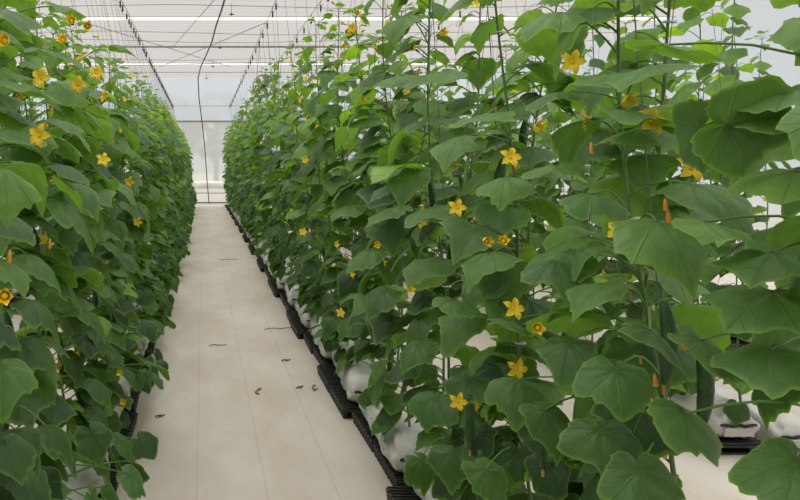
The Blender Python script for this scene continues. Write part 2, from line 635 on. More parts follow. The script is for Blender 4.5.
def make_vine_parts(seed, H, lean_x, aisle, lod, base_z, side_bias=0.62, heroes=None, reject=None, dense=1.0, lowest=0.12, root=None, tip=True, low=3, lowreach=0.2, reach=1.0):
    """returns stem mesh, foliage mesh and a list of (kind, location, direction) for the small parts"""
    r_ = random.Random(seed)
    f = stem_curve(H, lean_x, r_)
    st = MB()
    k = int(H / 0.11) + 1
    pts = [f(H * i / k) for i in range(k + 1)]
    st.tube(pts, [0.0065 - 0.0035 * i / k for i in range(k + 1)], n=6 if lod < 2 else 4)
    fo = MB()
    extras = []
    h = lowest
    side = 1
    while h < H:
        top = H - h
        young = max(0.0, 1 - top / 0.62)
        step = (0.078 + 0.02 * r_.random()) / dense * (1 + 0.15 * young)
        # direction of the leaf
        u = r_.random()
        if u < side_bias:
            ang = (0 if aisle > 0 else PI) + r_.gauss(0, 0.75)
        else:
            ang = r_.uniform(0, 2 * PI)
        d = Vector((math.cos(ang), math.sin(ang), 0))
        s = 0.122 * r_.uniform(0.82, 1.14) * (1 - 0.62 * young)
        if h < 0.45:
            s *= 0.82
        if root is not None and root.y < 1.45:
            s *= 0.84
        pl = reach * r_.uniform(0.05, 0.19) * (1 - 0.6 * young)
        a = f(h)
        b = a + d * pl + Vector((0, 0, pl * r_.uniform(0.15, 0.75) - 0.015))
        pitch = math.radians(r_.uniform(0, 34)) if young < 0.4 else math.radians(r_.uniform(-5, 45))
        fw = d * math.cos(pitch) + Vector((0, 0, -math.sin(pitch)))
        nn = Vector((0, 0, 1)) * math.cos(pitch) + d * math.sin(pitch) + Vector((r_.gauss(0, 0.22), r_.gauss(0, 0.22), 0))
        tint = min(1, max(0, 0.36 + r_.gauss(0, 0.19) + 0.26 * young + (0.14 if h > 1.45 else (-0.12 if h < 0.85 else 0))))  # older low leaves darker; light above and shade below also painted into tint
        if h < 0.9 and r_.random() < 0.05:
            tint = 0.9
        ok = True
        if reject and root is not None:
            ok = not reject(root + b + fw * s * 0.45, s)
        if ok:
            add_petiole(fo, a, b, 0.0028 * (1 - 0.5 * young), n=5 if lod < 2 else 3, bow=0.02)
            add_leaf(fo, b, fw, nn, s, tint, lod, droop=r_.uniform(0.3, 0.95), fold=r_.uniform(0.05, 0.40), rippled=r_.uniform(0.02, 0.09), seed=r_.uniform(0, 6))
        # flower / fruit at the node
        q = r_.random()
        ad = Vector(((0.85 if aisle > 0 else -0.85) * r_.uniform(0.4, 1), r_.uniform(-0.8, 0.3), r_.uniform(-0.1, 0.5))).normalized()
        if q < 0.20 and h > 0.25:
            extras.append((r_.choice(['open', 'open', 'half']), a + ad * r_.uniform(0.05, 0.16), ad))
        elif q < 0.40:
            extras.append(('wither', a + ad * r_.uniform(0.02, 0.08), Vector((0.2 * r_.random(), 0.2, -1))))
        elif q < 0.47 and 0.3 < h < 1.7:
            extras.append(('fruit', a + Vector((ad.x, ad.y, 0)).normalized() * r_.uniform(0.03, 0.06), Vector((0, 0, 0))))
        elif q < 0.56 and h > 0.6:
            extras.append(('tendril', a, Vector((ad.x, ad.y, 0))))
        h += step
        side = -side
    # low leaves hanging over the bags towards the aisle
    for q in range(low):
        hh = r_.uniform(0.0, 0.50)
        ang = (0 if aisle > 0 else PI) + r_.gauss(0, 0.45)
        d = Vector((math.cos(ang), math.sin(ang), 0))
        a = f(hh)
        b = a + d * r_.uniform(0.07, lowreach) + Vector((0, 0, r_.uniform(-0.02, 0.10)))
        pitch = math.radians(r_.uniform(20, 65))
        fw = d * math.cos(pitch) + Vector((0, 0, -math.sin(pitch)))
        nn = Vector((0, 0, 1)) * math.cos(pitch) + d * math.sin(pitch) + Vector((r_.gauss(0, 0.25), r_.gauss(0, 0.25), 0))
        s = 0.10 * r_.uniform(0.8, 1.15)
        if not (reject and root is not None and reject(root + b + fw * s * 0.45, s)):
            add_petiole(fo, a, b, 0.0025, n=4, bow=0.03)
            add_leaf(fo, b, fw, nn, s, min(1, max(0, 0.22 + r_.gauss(0, 0.14))), lod, droop=r_.uniform(0.15, 0.55), fold=r_.uniform(0.02, 0.3), rippled=0.05, seed=r_.uniform(0, 6))  # dark tint paints in shade under the canopy, besides older leaf colour
    if tip:
        # growing tip: a tuft of small leaves
        for j in range(5):
            ang = j * 2.4 + seed
            d = Vector((math.cos(ang), math.sin(ang), 0.2))
            a = f(H)
            b = a + d * (0.02 + 0.012 * (5 - j)) + Vector((0, 0, 0.014 * j))
            add_petiole(fo, a, b, 0.0015, n=3, bow=0.0)
            add_leaf(fo, b, d + Vector((0, 0, 0.2 * j - 0.2)), Vector((0, 0, 1)), 0.05 - 0.006 * j, 0.66, max(lod, 1), 0.2, 0.3, 0.03, seed=j)
    if heroes:
        for hr in heroes:
            at, fw, nn, s, tint, droop, fold = hr
            at = Vector(at)
            hh = min(max(at.z - 0.07, 0.1), H)
            a = f(hh)
            add_petiole(fo, a, at, 0.0024, n=6, bow=0.035)
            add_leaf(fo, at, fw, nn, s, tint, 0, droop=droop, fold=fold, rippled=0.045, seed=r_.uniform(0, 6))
    return st, fo, extras, f


def rot_to(d):
    d = Vector(d)
    if d.length < 1e-6:
        return (0, 0, 0)
    return d.to_track_quat('Z', 'Y').to_euler()


def place_extras(parent, extras, limit, kinds, r_):
    ex = [e for e in extras if e[0] in kinds]
    r_.shuffle(ex)
    for (k, loc, d) in ex[:limit]:
        if k == 'fruit':
            o = link('cucumber_fruit', FR[r_.randrange(2)], parent, loc)
            o.rotation_euler = (r_.uniform(-0.12, 0.12), r_.uniform(-0.12, 0.12), r_.uniform(0, 6))
            o['label'] = 'dark green hanging cucumber'
            w = link('withered_flower', FL['wither'], o, (0, 0, -0.19 if o.data == FR[0] else -0.15))
            w.rotation_euler = (PI, 0, 0)
            s_ = link('fruit_stalk', STALK, o, (0, 0, 0))
        elif k == 'tendril':
            o = link('tendril', TD[r_.randrange(2)], parent, loc)
            o.rotation_euler = (0, 0, math.atan2(d.y, d.x))
            o.scale = (1, 1, 1)
        else:
            o = link('flower' if k != 'wither' else 'withered_flower', FL[k], parent, loc)
            o.rotation_euler = rot_to(d)
            sc = r_.uniform(0.65, 0.92)
            o.scale = (sc, sc, sc)
            o['label'] = 'yellow star-shaped flower' if k == 'open' else ('half-open yellow flower' if k == 'half' else 'small withered orange flower')


# hero leaves read from the photo: (attach px, tip px, width px, normal, tint, droop, fold)
UPC = (0, -0.78, 0.62)     # faces the camera
FLAT = (0, -0.30, 0.95)    # seen nearly edge-on
MID = (0, -0.36, 0.93)
TILT = (0, -0.52, 0.85)
R_HERO = [
    (657, 222, 657, 284, 108, TILT, .58, .15, .22), (616, 370, 604, 417, 80, UPC, .50, .2, .25),
    (470, 312, 436, 348, 70, (-.2, -.75, .6), .48, .2, .15), (517, 380, 505, 431, 60, (0, -.95, .35), .42, .2, .25),
    (436, 398, 412, 436, 58, UPC, .42, .2, .2), (684, 414, 706, 468, 70, UPC, .45, .15, .2),
    (604, 284, 558, 314, 72, (-.1, -.6, .8), .50, .25, .1), (494, 252, 460, 291, 66, TILT, .55, .2, .25),
    (566, 252, 522, 282, 82, MID, .55, .25, .3), (592, 194, 604, 226, 76, MID, .42, .2, .3),
    (462, 136, 438, 164, 64, MID, .55, .25, .3), (484, 115, 456, 123, 68, FLAT, .60, .2, .1),
    (556, 166, 527, 178, 58, FLAT, .62, .2, .1), (505, 178, 490, 213, 52, TILT, .62, .2, .25),
    (434, 258, 402, 290, 66, TILT, .42, .2, .25), (434, 208, 406, 226, 60, MID, .48, .25, .2),
    (393, 208, 360, 226, 56, MID, .48, .25, .2), (430, 118, 398, 134, 50, MID, .42, .3, .2),
    (772, 292, 708, 328, 120, (-.1, -.55, .85), .62, .3, .15), (796, 172, 754, 208, 90, (0, -.5, .8), .75, .25, .1),
    (772, 252, 730, 272, 95, MID, .42, .25, .2), (608, 74, 572, 90, 76, MID, .5, .25, .2),
    (796, 462, 752, 505, 90, UPC, .48, .2, .15), (570, 342, 545, 382, 50, UPC, .42, .2, .2),
    (555, 262, 548, 300, 60, MID, .35, .2, .2), (372, 250, 340, 275, 56, MID, .42, .2, .2),
    (485, 470, 500, 505, 60, UPC, .45, .2, .2), (600, 430, 585, 478, 62, UPC, .38, .2, .2),
    (545, 410, 560, 462, 60, UPC, .30, .2, .2), (650, 330, 690, 380, 84, UPC, .36, .2, .2),
    (700, 340, 738, 384, 74, UPC, .36, .2, .1), (640, 470, 632, 512, 66, UPC, .36, .2, .2),
    (450, 300, 470, 285, 55, MID, .45, .2, .2), (705, 222, 728, 240, 38, MID, .75, .3, .2),
    (655, 65, 610, 90, 90, MID, .5, .3, .2), (560, 92, 530, 112, 64, MID, .45, .3, .2),
    (440, 72, 395, 92, 80, FLAT, .55, .25, .15), (400, 76, 378, 96, 60, MID, .55, .25, .15),
    (372, 38, 347, 46, 36, MID, .6, .25, .2), (700, 128, 664, 160, 88, (.1, -.8, -.25), .25, -.2, -.2),
    (726, 124, 788, 138, 92, (.1, -.75, -.3), .25, -.2, -.15), (775, 112, 742, 128, 80, MID, .45, .3, .2),
    (660, 45, 700, 60, 100, FLAT, .55, .3, .1), (505, 320, 540, 338, 50, MID, .40, .3, .2),
    (640, 130, 606, 150, 70, MID, .5, .3, .2), (470, 380, 448, 412, 50, UPC, .34, .2, .2),
    (770, 350, 740, 380, 80, MID, .38, .2, .2),
    (790, 90, 750, 105, 80, FLAT, .5, .2, .2), (620, 110, 650, 125, 70, FLAT, .45, .2, .2),
    (420, 460, 430, 500, 44, UPC, .34, .2, .2), (454, 452, 440, 498, 52, UPC, .34, .2, .2), (330, 240, 308, 258, 44, MID, .45, .2, .2), (352, 205, 330, 222, 46, MID, .45, .2, .2),
    (322, 285, 300, 300, 40, MID, .42, .2, .2), (385, 290, 360, 318, 50, UPC, .36, .2, .2),
    (420, 345, 396, 372, 50, UPC, .36, .2, .2), (352, 320, 332, 345, 40, UPC, .36, .2, .2),
]
L_HERO = [
    (20, 342, 92, 390, 84, (.45, -.12, .88), .32, .25, .1), (58, 200, 106, 255, 78, (.45, -.12, .88), .42, .25, .1),
    (2, 170, 12, 234, 70, (.2, -.9, .4), .72, .2, .3), (28, 255, 96, 292, 66, (.45, -.12, .88), .45, .3, .1),
    (-4, 258, 26, 300, 60, (.2, -.8, .5), .66, .2, .2), (45, 50, 84, 68, 76, (.30, -.12, .94), .45, .35, .1),
    (4, 8, 22, 38, 60, (.2, -.8, .5), .42, .3, .1), (18, 84, 76, 106, 84, (.30, -.12, .94), .48, .35, .1),
    (60, 6, 86, 20, 44, FLAT, .5, .3, .2), (118, 45, 146, 58, 40, MID, .36, .3, .3),
    (46, 426, 78, 474, 62, (.45, -.12, .88), .26, .2, .2), (16, 430, 44, 486, 66, (.3, -.7, .6), .28, .2, .2),
    (124, 414, 147, 438, 30, UPC, .38, .2, .2), (134, 396, 162, 414, 34, UPC, .40, .2, .2),
    (156, 336, 176, 354, 26, UPC, .34, .2, .2), (95, 412, 124, 434, 38, UPC, .36, .2, .2),
    (2, 366, 8, 420, 60, (.2, -.9, .4), .70, .2, .2), (104, 240, 142, 270, 48, (.45, -.12, .88), .42, .3, .1),
    (80, 310, 118, 340, 54, (.45, -.12, .88), .34, .3, .1), (20, 470, 60, 505, 70, (.3, -.7, .6), .30, .2, .2),
    (62, 165, 104, 190, 60, (.45, -.12, .88), .42, .3, .1), (10, 130, 60, 150, 76, (.40, -.12, .9), .40, .3, .1),
    (100, 285, 132, 308, 44, (.45, -.12, .88), .36, .3, .1), (60, 120, 100, 140, 56, (.40, -.12, .9), .44, .3, .1),
    (108, 350, 136, 380, 42, (.45, -.12, .88), .32, .3, .1), (100, 460, 122, 485, 36, UPC, .36, .2, .2),
    (30, 300, 70, 345, 66, (.45, -.12, .88), .26, .2, .2), (95, 90, 125, 105, 44, FLAT, .4, .3, .2),
    (0, 215, 40, 250, 80, (.3, -.6, .6), .32, .3, .1), (0, 440, 20, 480, 70, (.3, -.7, .6), .26, .2, .2),
    (142, 300, 164, 318, 28, UPC, .36, .2, .2), (120, 200, 148, 222, 36, MID, .38, .2, .2),
    (130, 150, 152, 166, 30, MID, .42, .2, .2), (90, 380, 120, 405, 44, (.45, -.12, .88), .3, .2, .2),
]


def hero_world(h, xface):
    ax, ay, tx, ty, w, nrm, tint, droop, fold = h
    cx = (ax + tx) / 2
    cy0 = (ay + ty) / 2
    Y = min(max(abs(xface) * F / max(abs(cx - VX), 8), 0.9), 9)
    size = w / F * Y / 1.80
    size = min(max(size, 0.085), 0.16)
    A = P(ax, ay, Y)
    dx = (tx - ax) / F * Y
    dz = (ay - ty) / F * Y
    n = Vector(nrm).normalized()
    if n.z > 0:
        # the blade leaves the petiole nearly level and arches down to its tip
        hx = max(-0.95, min(0.95, dx / size))
        hy = -math.sqrt(max(0.12, 1 - hx * hx)) * (0.35 if xface < 0.5 else 0.8)
        face = min(1.0, 0.22 + 0.55 * max(0, (cy0 - VY) / 334.0)) if nrm == UPC else 0.22
        fw = Vector((hx, hy, -face * 0.9)).normalized()
        drop = -dz / size / 1.1
        droop = max(0.15, min(1.05, (drop + fw.z) * 1.05))
        side = fw.cross(Vector((0, 0, 1)))
        n = side.cross(fw) + Vector((n.x * 0.25, 0, 0))
    else:
        fw = Vector((dx, -0.2 * size, dz)).normalized()
    return A, fw, n, size, tint * (0.95 if cy0 < 300 else 0.72), droop, fold + 0.06, Y, ((ax + tx) / 2, (ay + ty) / 2, w)  # lower leaves tinted darker: painted shade plus the deeper green of age


HW = {'L': [hero_world(h, 0.40) for h in L_HERO], 'R': [hero_world(h, 0.82) for h in R_HERO]}
ALLH = HW['L'] + HW['R']


KEEP = [(742, 430, 24, 24, 3.8), (376, 438, 16, 34, 3.4), (395, 465, 14, 20, 3.4), (340, 390, 16, 26, 4.4), (775, 446, 8, 10, 3.8)]  # bags left uncovered by the near leaves


def reject(c, s):
    if c.y < 0.35:
        return True
    px = VX + c.x / c.y * F
    py = VY - (c.z - CAMH) / c.y * F
    for (cx, cy, hw, hh, Yk) in KEEP:
        if c.y < Yk and abs(px - cx) < hw + 0.6 * s * F / c.y and abs(py - cy) < hh + 0.5 * s * F / c.y:
            return True
    for H_ in ALLH:
        Yh = H_[7]
        cx, cy, w = H_[8]
        if c.y < Yh - 0.01 and abs(px - cx) < w * 0.5 + 0.35 * s * F / c.y and abs(py - cy) < w * 0.36 + 0.30 * s * F / c.y:
            return True
    return False


ORD = ['first', 'second', 'third', 'fourth', 'fifth', 'sixth', 'seventh', 'eighth', 'ninth', 'tenth', 'eleventh', 'twelfth',
       'thirteenth', 'fourteenth', 'fifteenth', 'sixteenth', 'seventeenth', 'eighteenth', 'nineteenth', 'twentieth']
PITCH = 1.0 / 3
BASE_Z = 0.24
ROWS = {
    'L': dict(x=-0.60, aisle=1, y0=0.95, n=81, wires=(-0.98,), word='left-hand row beside the aisle'),
    'R': dict(x=1.10, aisle=-1, y0=0.95, n=81, wires=(0.88, 1.43), word='right-hand row beside the aisle'),
    'S': dict(x=2.97, aisle=-1, y0=3.9, n=62, wires=(2.62, 3.25), word='second row on the right'),
    'T': dict(x=4.80, aisle=-1, y0=6.0, n=30, wires=(), word='third row on the right'),
    'K': dict(x=-2.30, aisle=1, y0=2.2, n=42, wires=(), word='second row on the left'),
}


def row_height(key, Y, j):
    if key == 'L':
        return 1.98 + min(0.42, Y * 0.034) + 0.07 * math.sin(j * 2.1)
    if key == 'R':
        return 2.16 + min(0.50, Y * 0.045) + 0.10 * math.sin(j * 2.3)
    return 2.45 + 0.10 * math.sin(j * 1.7)


# shared variants for vines too far off to tell apart
VAR = {}
for key, lean in (('L0', -0.14), ('R0', -0.16), ('R1', 0.22)):
    for v in range(6 if key[0] == 'R' else 9):
        aisle = 1 if key[0] == 'L' else -1
        st, fo, ex, f = make_vine_parts(1000 + v * 17 + hash(key[1]) % 1 + (ord(key[0]) * 3) + int(key[1]) * 31, 2.2, lean, aisle, 1, BASE_Z, low=11 if aisle > 0 else 6, lowreach=0.36 if aisle > 0 else 0.24, dense=1.3, reach=1.2 if aisle > 0 else 1.0)
        VAR[(key, v)] = (st.mesh('stem', [M['stem']]), fo.mesh('foliage', [M['leaf'], M['petiole']]), ex)
LOWV = {}
for v in range(6):
    st, fo, ex, f = make_vine_parts(3000 + v * 13, 2.2, random.uniform(-0.2, 0.2), -1, 2, BASE_Z, dense=1.5, low=7, lowreach=0.3)
    LOWV[v] = (st.mesh('stem', [M['stem']]), fo.mesh('foliage', [M['leaf'], M['petiole']]), ex)

VINE_POS = []
for key, R in ROWS.items():
    r_ = random.Random(ord(key))
    heroes_by = {}
    if key in HW:
        for H_ in HW[key]:
            j = int(round((H_[7] + 0.24 - R['y0']) / PITCH))
            heroes_by.setdefault(max(0, min(j, 24)), []).append(H_)
    for j in range(R['n']):
        Y = R['y0'] + j * PITCH + r_.uniform(-0.05, 0.05)
        X = R['x'] + r_.uniform(-0.04, 0.04)
        H = row_height(key, Y, j)
        if R['wires']:
            wx = R['wires'][j % len(R['wires'])]
        else:
            wx = X + r_.uniform(-0.25, 0.25)
        lean = (wx - X) * (0.42 if key == 'L' else 0.72)
        root = Vector((X, Y, BASE_Z))
        unique = key in ('L', 'R') and j < 13
        if unique:
            if key == 'L':
                lab = f'leafy cucumber vine, {ORD[j]} from the camera in the left-hand row beside the aisle'
            else:
                lab = f'leafy cucumber vine, {ORD[j]} from the camera in the right-hand row beside the aisle'
            grp = 'near cucumber vines ' + ('left of the aisle' if key == 'L' else 'right of the aisle')
        else:
            lab = {'L': 'distant cucumber vine merging into the far left-hand leaf wall beside the aisle',
                   'R': 'distant cucumber vine merging into the far right-hand leaf wall beside the aisle',
                   'S': 'cucumber vine of the second right row, half hidden behind the row beside the aisle',
                   'K': 'cucumber vine of the second left row, seen through gaps in the left-hand leaves',
                   'T': 'cucumber vine of the third right row, glimpsed through two rows of leaves'}[key]
            grp = {'K': 'cucumber vines in the second left row', 'L': 'far cucumber vines left of the aisle', 'R': 'far cucumber vines right of the aisle',
                   'S': 'cucumber vines in the second right row', 'T': 'cucumber vines in the third right row'}[key]
        t = thing('cucumber_vine', root, lab, 'plant', grp)
        VINE_POS.append((key, j, X, Y, H, lean))
        if unique:
            hs = []
            for H_ in heroes_by.get(j, []):
                A = H_[0] - root
                hs.append((A, H_[1], H_[2], H_[3], H_[4], H_[5], H_[6]))
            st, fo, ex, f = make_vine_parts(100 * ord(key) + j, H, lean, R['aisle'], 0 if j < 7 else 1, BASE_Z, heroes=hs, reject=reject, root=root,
                                            dense=1.85 if key == 'R' else 1.9, lowest=0.15, low=12 if key == 'L' else (3 if 6 < j < 11 else 8), lowreach=0.42 if key == 'L' else 0.22, reach=1.25 if key == 'L' else 1.0)
            st.obj('stem', [M['stem']], t)
            fo.obj('foliage', [M['leaf'], M['petiole']], t)
            ex = [e for e in ex if not (reject(root + e[1], 0.02) and e[0] in ('open', 'half'))] if key == 'L' else ex
            place_extras(t, ex, 6, ('open', 'half'), r_)
            place_extras(t, ex, 6, ('wither',), r_)
            place_extras(t, ex, 2, ('fruit',), r_)
            place_extras(t, ex, 3, ('tendril',), r_)
            for q in range(2):
                hh = r_.uniform(0.7, min(1.9, H))
                link('stem_clip', CLIP, t, f(hh))
        else:
            hh = [e for e in heroes_by.get(j, [])]
            if key in ('L', 'R'):
                kk = 'L0' if key == 'L' else 'R%d' % (j % 2)
                v = r_.randrange(9 if key == 'L' else 6)
                sm, fm, ex = VAR[(kk, v)]
            else:
                sm, fm, ex = LOWV[r_.randrange(6)]
            sc = H / 2.2
            so = link('stem', sm, t)
            fo_ = link('foliage', fm, t)
            so.scale = (1, 1, sc)
            fo_.scale = (r_.uniform(0.92, 1.08), r_.uniform(0.95, 1.1), sc)
            nfl = {'L': 3, 'R': 4, 'S': 3, 'T': 1, 'K': 1}[key]
            if Y > 16:
                nfl = 1
            ex2 = [(a, Vector((b.x, b.y, b.z * sc)), c) for a, b, c in ex]
            place_extras(t, ex2, nfl, ('open', 'half') if key != 'S' else ('open', 'half', 'wither'), r_)
            if key == 'R' and Y < 9:
                place_extras(t, ex2, 1, ('fruit',), r_)

# single flowers that show plainly in the photo, on the vine nearest to each
HF = [(457, 208, 'open', 2.15), (513, 309, 'open', 1.75), (537, 327, 'half', 1.7), (503, 242, 'half', 1.9), (484, 240, 'half', 2.0), (534, 130, 'half', 1.7),
      (650, 121, 'open', 1.30), (572, 62, 'open', 1.6), (516, 368, 'open', 1.8), (665, 200, 'wither', 1.25), (668, 212, 'wither', 1.25),
      (655, 375, 'wither', 1.25), (683, 338, 'wither', 1.2), (652, 400, 'wither', 1.25), (458, 401, 'open', 2.1), (378, 245, 'half', 2.9),
      (510, 158, 'open', 1.8), (690, 168, 'open', 1.3), (303, 232, 'open', 4.6), (305, 160, 'open', 4.8), (340, 313, 'open', 3.8), (408, 290, 'half', 2.6),
      (357, 14, 'half', 3.4), (352, 28, 'open', 3.4), (343, 47, 'half', 3.5), (440, 34, 'half', 2.3), (622, 105, 'half', 1.4), (591, 144, 'wither', 1.4)]
HFL = [(42, 78, 'open', 1.75), (77, 85, 'open', 2.1), (96, 73, 'open', 2.4), (107, 97, 'half', 2.7), (5, 295, 'half', 1.25), (10, 252, 'wither', 1.3),
       (40, 136, 'open', 1.6), (103, 160, 'open', 2.6), (138, 222, 'open', 3.8), (130, 182, 'open', 3.4), (87, 27, 'half', 2.2), (72, 22, 'half', 2.0),
       (65, 42, 'half', 1.9), (122, 373, 'half', 3.0), (125, 401, 'half', 3.1), (50, 240, 'wither', 1.6), (8, 42, 'half', 1.4)]
vines = {}
for o in list(COL.objects):
    if o.name.startswith('cucumber_vine') and o.parent is None:
        vines.setdefault(round(o.location.x > 0), []).append(o)
for lst, sgn in ((HF, 1), (HFL, 0)):
    for (px, py, k, Y) in lst:
        w = P(px, py, Y)
        t = min([o for o in vines[sgn] if abs(o.location.x) < 1.3], key=lambda o: abs(o.location.y - Y - 0.05))
        o = link('flower' if k != 'wither' else 'withered_flower', FL[k], t, w - t.location)
        o.rotation_euler = rot_to((random.uniform(-0.4, 0.4), -1, random.uniform(-0.1, 0.5))) if k != 'wither' else (PI * 0.95, 0, 0)
        o.scale = (0.85,) * 3
        o['label'] = 'yellow star-shaped flower' if k == 'open' else ('half-open yellow flower' if k == 'half' else 'small withered orange flower')
# cucumbers that show plainly
for (px, py, Y) in [(700, 345, 1.42), (480, 450, 2.1), (543, 402, 1.8), (664, 300, 1.42), (470, 395, 2.2)]:
    w = P(px, py, Y)
    t = min([o for o in vines[1] if abs(o.location.x) < 1.3], key=lambda o: abs(o.location.y - Y - 0.05))
    o = link('cucumber_fruit', FR[0], t, w - t.location)
    o.rotation_euler = (0, 0, random.uniform(0, 6))
    o.scale = (0.82, 0.82, 0.9)
    o['label'] = 'dark green hanging cucumber'
    wf = link('withered_flower', FL['wither'], o, (0, 0, -0.19))
    wf.rotation_euler = (PI, 0, 0)


# ------------------------------------------------------------------ grow bags and trays
def bag_mesh(seed):
    r_ = random.Random(seed)
    mb = MB()
    n, m = 28, 30
    Lb = 0.94
    vs, fs = [], []
    lumps = [(r_.uniform(0, 6), r_.uniform(4, 13), r_.uniform(0.003, 0.007)) for _ in range(6)]
    for i in range(m + 1):
        t = i / m
        y = -Lb / 2 + Lb * t
        e = min(t, 1 - t) * Lb
        k = min(1, (e / 0.055)) ** 0.45 if e > 0 else 0.0
        k = max(k, 0.52 if t < 0.5 else 0.30)
        w, hgt = 0.125 * (0.86 + 0.14 * k), 0.090 * k
        for q in range(n):
            a = 2 * PI * q / n
            c, s = math.cos(a), math.sin(a)
            ex = 0.55
            x = w * math.copysign(abs(c) ** ex, c)
            z = hgt * math.copysign(abs(s) ** (ex if s < 0 else 0.8), s)
            d = sum(am * math.sin(fr * y * 2 + ph + a * (2 + j)) for j, (ph, fr, am) in enumerate(lumps))
            if s < -0.5:
                d *= 0.2
            vs.append((x + d * c, y, 0.092 + z + d * s))
    for i in range(m):
        for q in range(n):
            q2 = (q + 1) % n
            fs.append((i * n + q, (i + 1) * n + q, (i + 1) * n + q2, i * n + q2))
    fs.append(tuple(range(n)))
    fs.append(tuple(m * n + q for q in range(n - 1, -1, -1)))
    mb.add(vs, fs)
    return mb.mesh('grow_bag', [M['bag']])


def flap_mesh():
    """folded and sealed bag end with its black lining showing as a slit"""
    mb = MB()
    vs, fs = [], []
    for i in range(13):
        x = -0.095 + 0.190 * i / 12
        wv = 0.004 * math.sin(i * 1.3)
        vs += [(x, -0.466, 0.098 + wv), (x, -0.488, 0.106 + wv), (x, -0.488, 0.093 + wv), (x, -0.466, 0.086 + wv)]
    for i in range(12):
        for q in range(4):
            q2 = (q + 1) % 4
            fs.append((i * 4 + q, i * 4 + q2, (i + 1) * 4 + q2, (i + 1) * 4 + q))
    fs += [(3, 2, 1, 0), (48, 49, 50, 51)]
    mb.add(vs, fs)
    return mb.mesh('end_fold', [M['bag_dark']], smooth=False)


def tab_mesh():
    mb = MB()
    vs, fs = [], []
    for i in range(9):
        x = -0.080 + 0.160 * i / 8
        wv = 0.003 * math.sin(i * 2.1)
        vs += [(x, -0.468, 0.088), (x, -0.496, 0.084 + wv), (x, -0.482, 0.035 + wv), (x, -0.478, 0.035 + wv), (x, -0.476, 0.080), (x, -0.468, 0.080)]
    for i in range(8):
        for q in range(6):
            q2 = (q + 1) % 6
            fs.append((i * 6 + q, i * 6 + q2, (i + 1) * 6 + q2, (i + 1) * 6 + q))
    fs += [(5, 4, 3, 2, 1, 0), (48, 49, 50, 51, 52, 53)]
    mb.add(vs, fs)
    return mb.mesh('end_flap', [M['bag']], smooth=False)


def print_mesh():
    """a small blurred maker's mark: a ring and two strokes, laid on the bag's side"""
    mb = MB()
    for k in range(10):
        if k in (4,):
            continue
        a0, a1 = 2 * PI * k / 10, 2 * PI * (k + 1) / 10
        vs = []
        for a in (a0, a1):
            for rr in (0.011, 0.019):
                vs.append((0, rr * math.cos(a), rr * math.sin(a)))
        mb.add(vs, [(0, 1, 3, 2)])
    for (y, z, w, h) in ((0.034, 0.0, 0.007, 0.034), (0.044, 0.013, 0.016, 0.007), (0.042, 0.0, 0.012, 0.006)):
        mb.add([(0, y - w / 2, z - h / 2), (0, y + w / 2, z - h / 2), (0, y + w / 2, z + h / 2), (0, y - w / 2, z + h / 2)], [(0, 1, 2, 3)])
    me = mb.mesh('printed_mark', [M['print']], smooth=False)
    return me


def tray_mesh():
    mb = MB()
    Lt, W = 0.475, 0.34
    mb.box((0, 0, 0.052), (W - 0.02, Lt, 0.012))
    mb.box((0, 0, 0.008), (W - 0.05, Lt - 0.03, 0.010))
    for k in range(16):
        mb.box((0, -Lt / 2 + Lt * (k + 0.5) / 16, 0.063), (W - 0.015, 0.010, 0.016))
    n = 9
    for k in range(n):
        y = -Lt / 2 + Lt * (k + 0.5) / n
        for sx in (-1, 1):
            # rounded rib cups on both flanks
            prof = [(0.014, 0.0), (0.019, 0.012), (0.023, 0.045), (0.026, 0.058), (0.026, 0.064), (0.020, 0.066)]
            mb.lathe(prof, 10, 0, (sx * (W / 2 - 0.022), y, 0))
            mb.lathe([(0.012, 0.0), (0.017, 0.012), (0.020, 0.046)], 8, 0, (sx * (W / 2 - 0.075), y, 0))
    return mb.mesh('drain_tray', [M['tray']], smooth=False)


BAGS = [bag_mesh(s) for s in (1, 2, 3, 4)]
FLAP, TAB, PRINT, TRAY = flap_mesh(), tab_mesh(), print_mesh(), tray_mesh()
BROWS = {'L': (-0.60, 0.34, 27, 'left-hand row'), 'R': (1.08, 0.34, 27, 'right-hand row'), 'S': (2.955, 3.86, 21, 'second right row'), 'K': (-2.30, 1.9, 15, 'second left row'), 'T': (4.80, 5.9, 10, 'third right row')}


def add_bag(x, y, z, lab, grp, seed, rz=0.0, prints=False):
    r_ = random.Random(seed)
    b = thing('grow_bag', (x, y, z + (0.004 if z > 0 else 0)), lab, 'grow bag', grp, rz)
    body = link('bag_body', BAGS[seed % 4], b)
    body.scale = (1, 1, 1)
    link('end_fold', FLAP, b)
    link('end_flap', TAB, b)
    if prints:
        for yy in (-0.33, -0.08, 0.18):
            o = link('printed_mark', PRINT, b, (-0.142, yy, 0.112))
            o.scale = (1, 1.5, 1.5)
            o.rotation_euler = (0, 0.10, 0)
            o['label'] = 'teal printed mark'
    return b


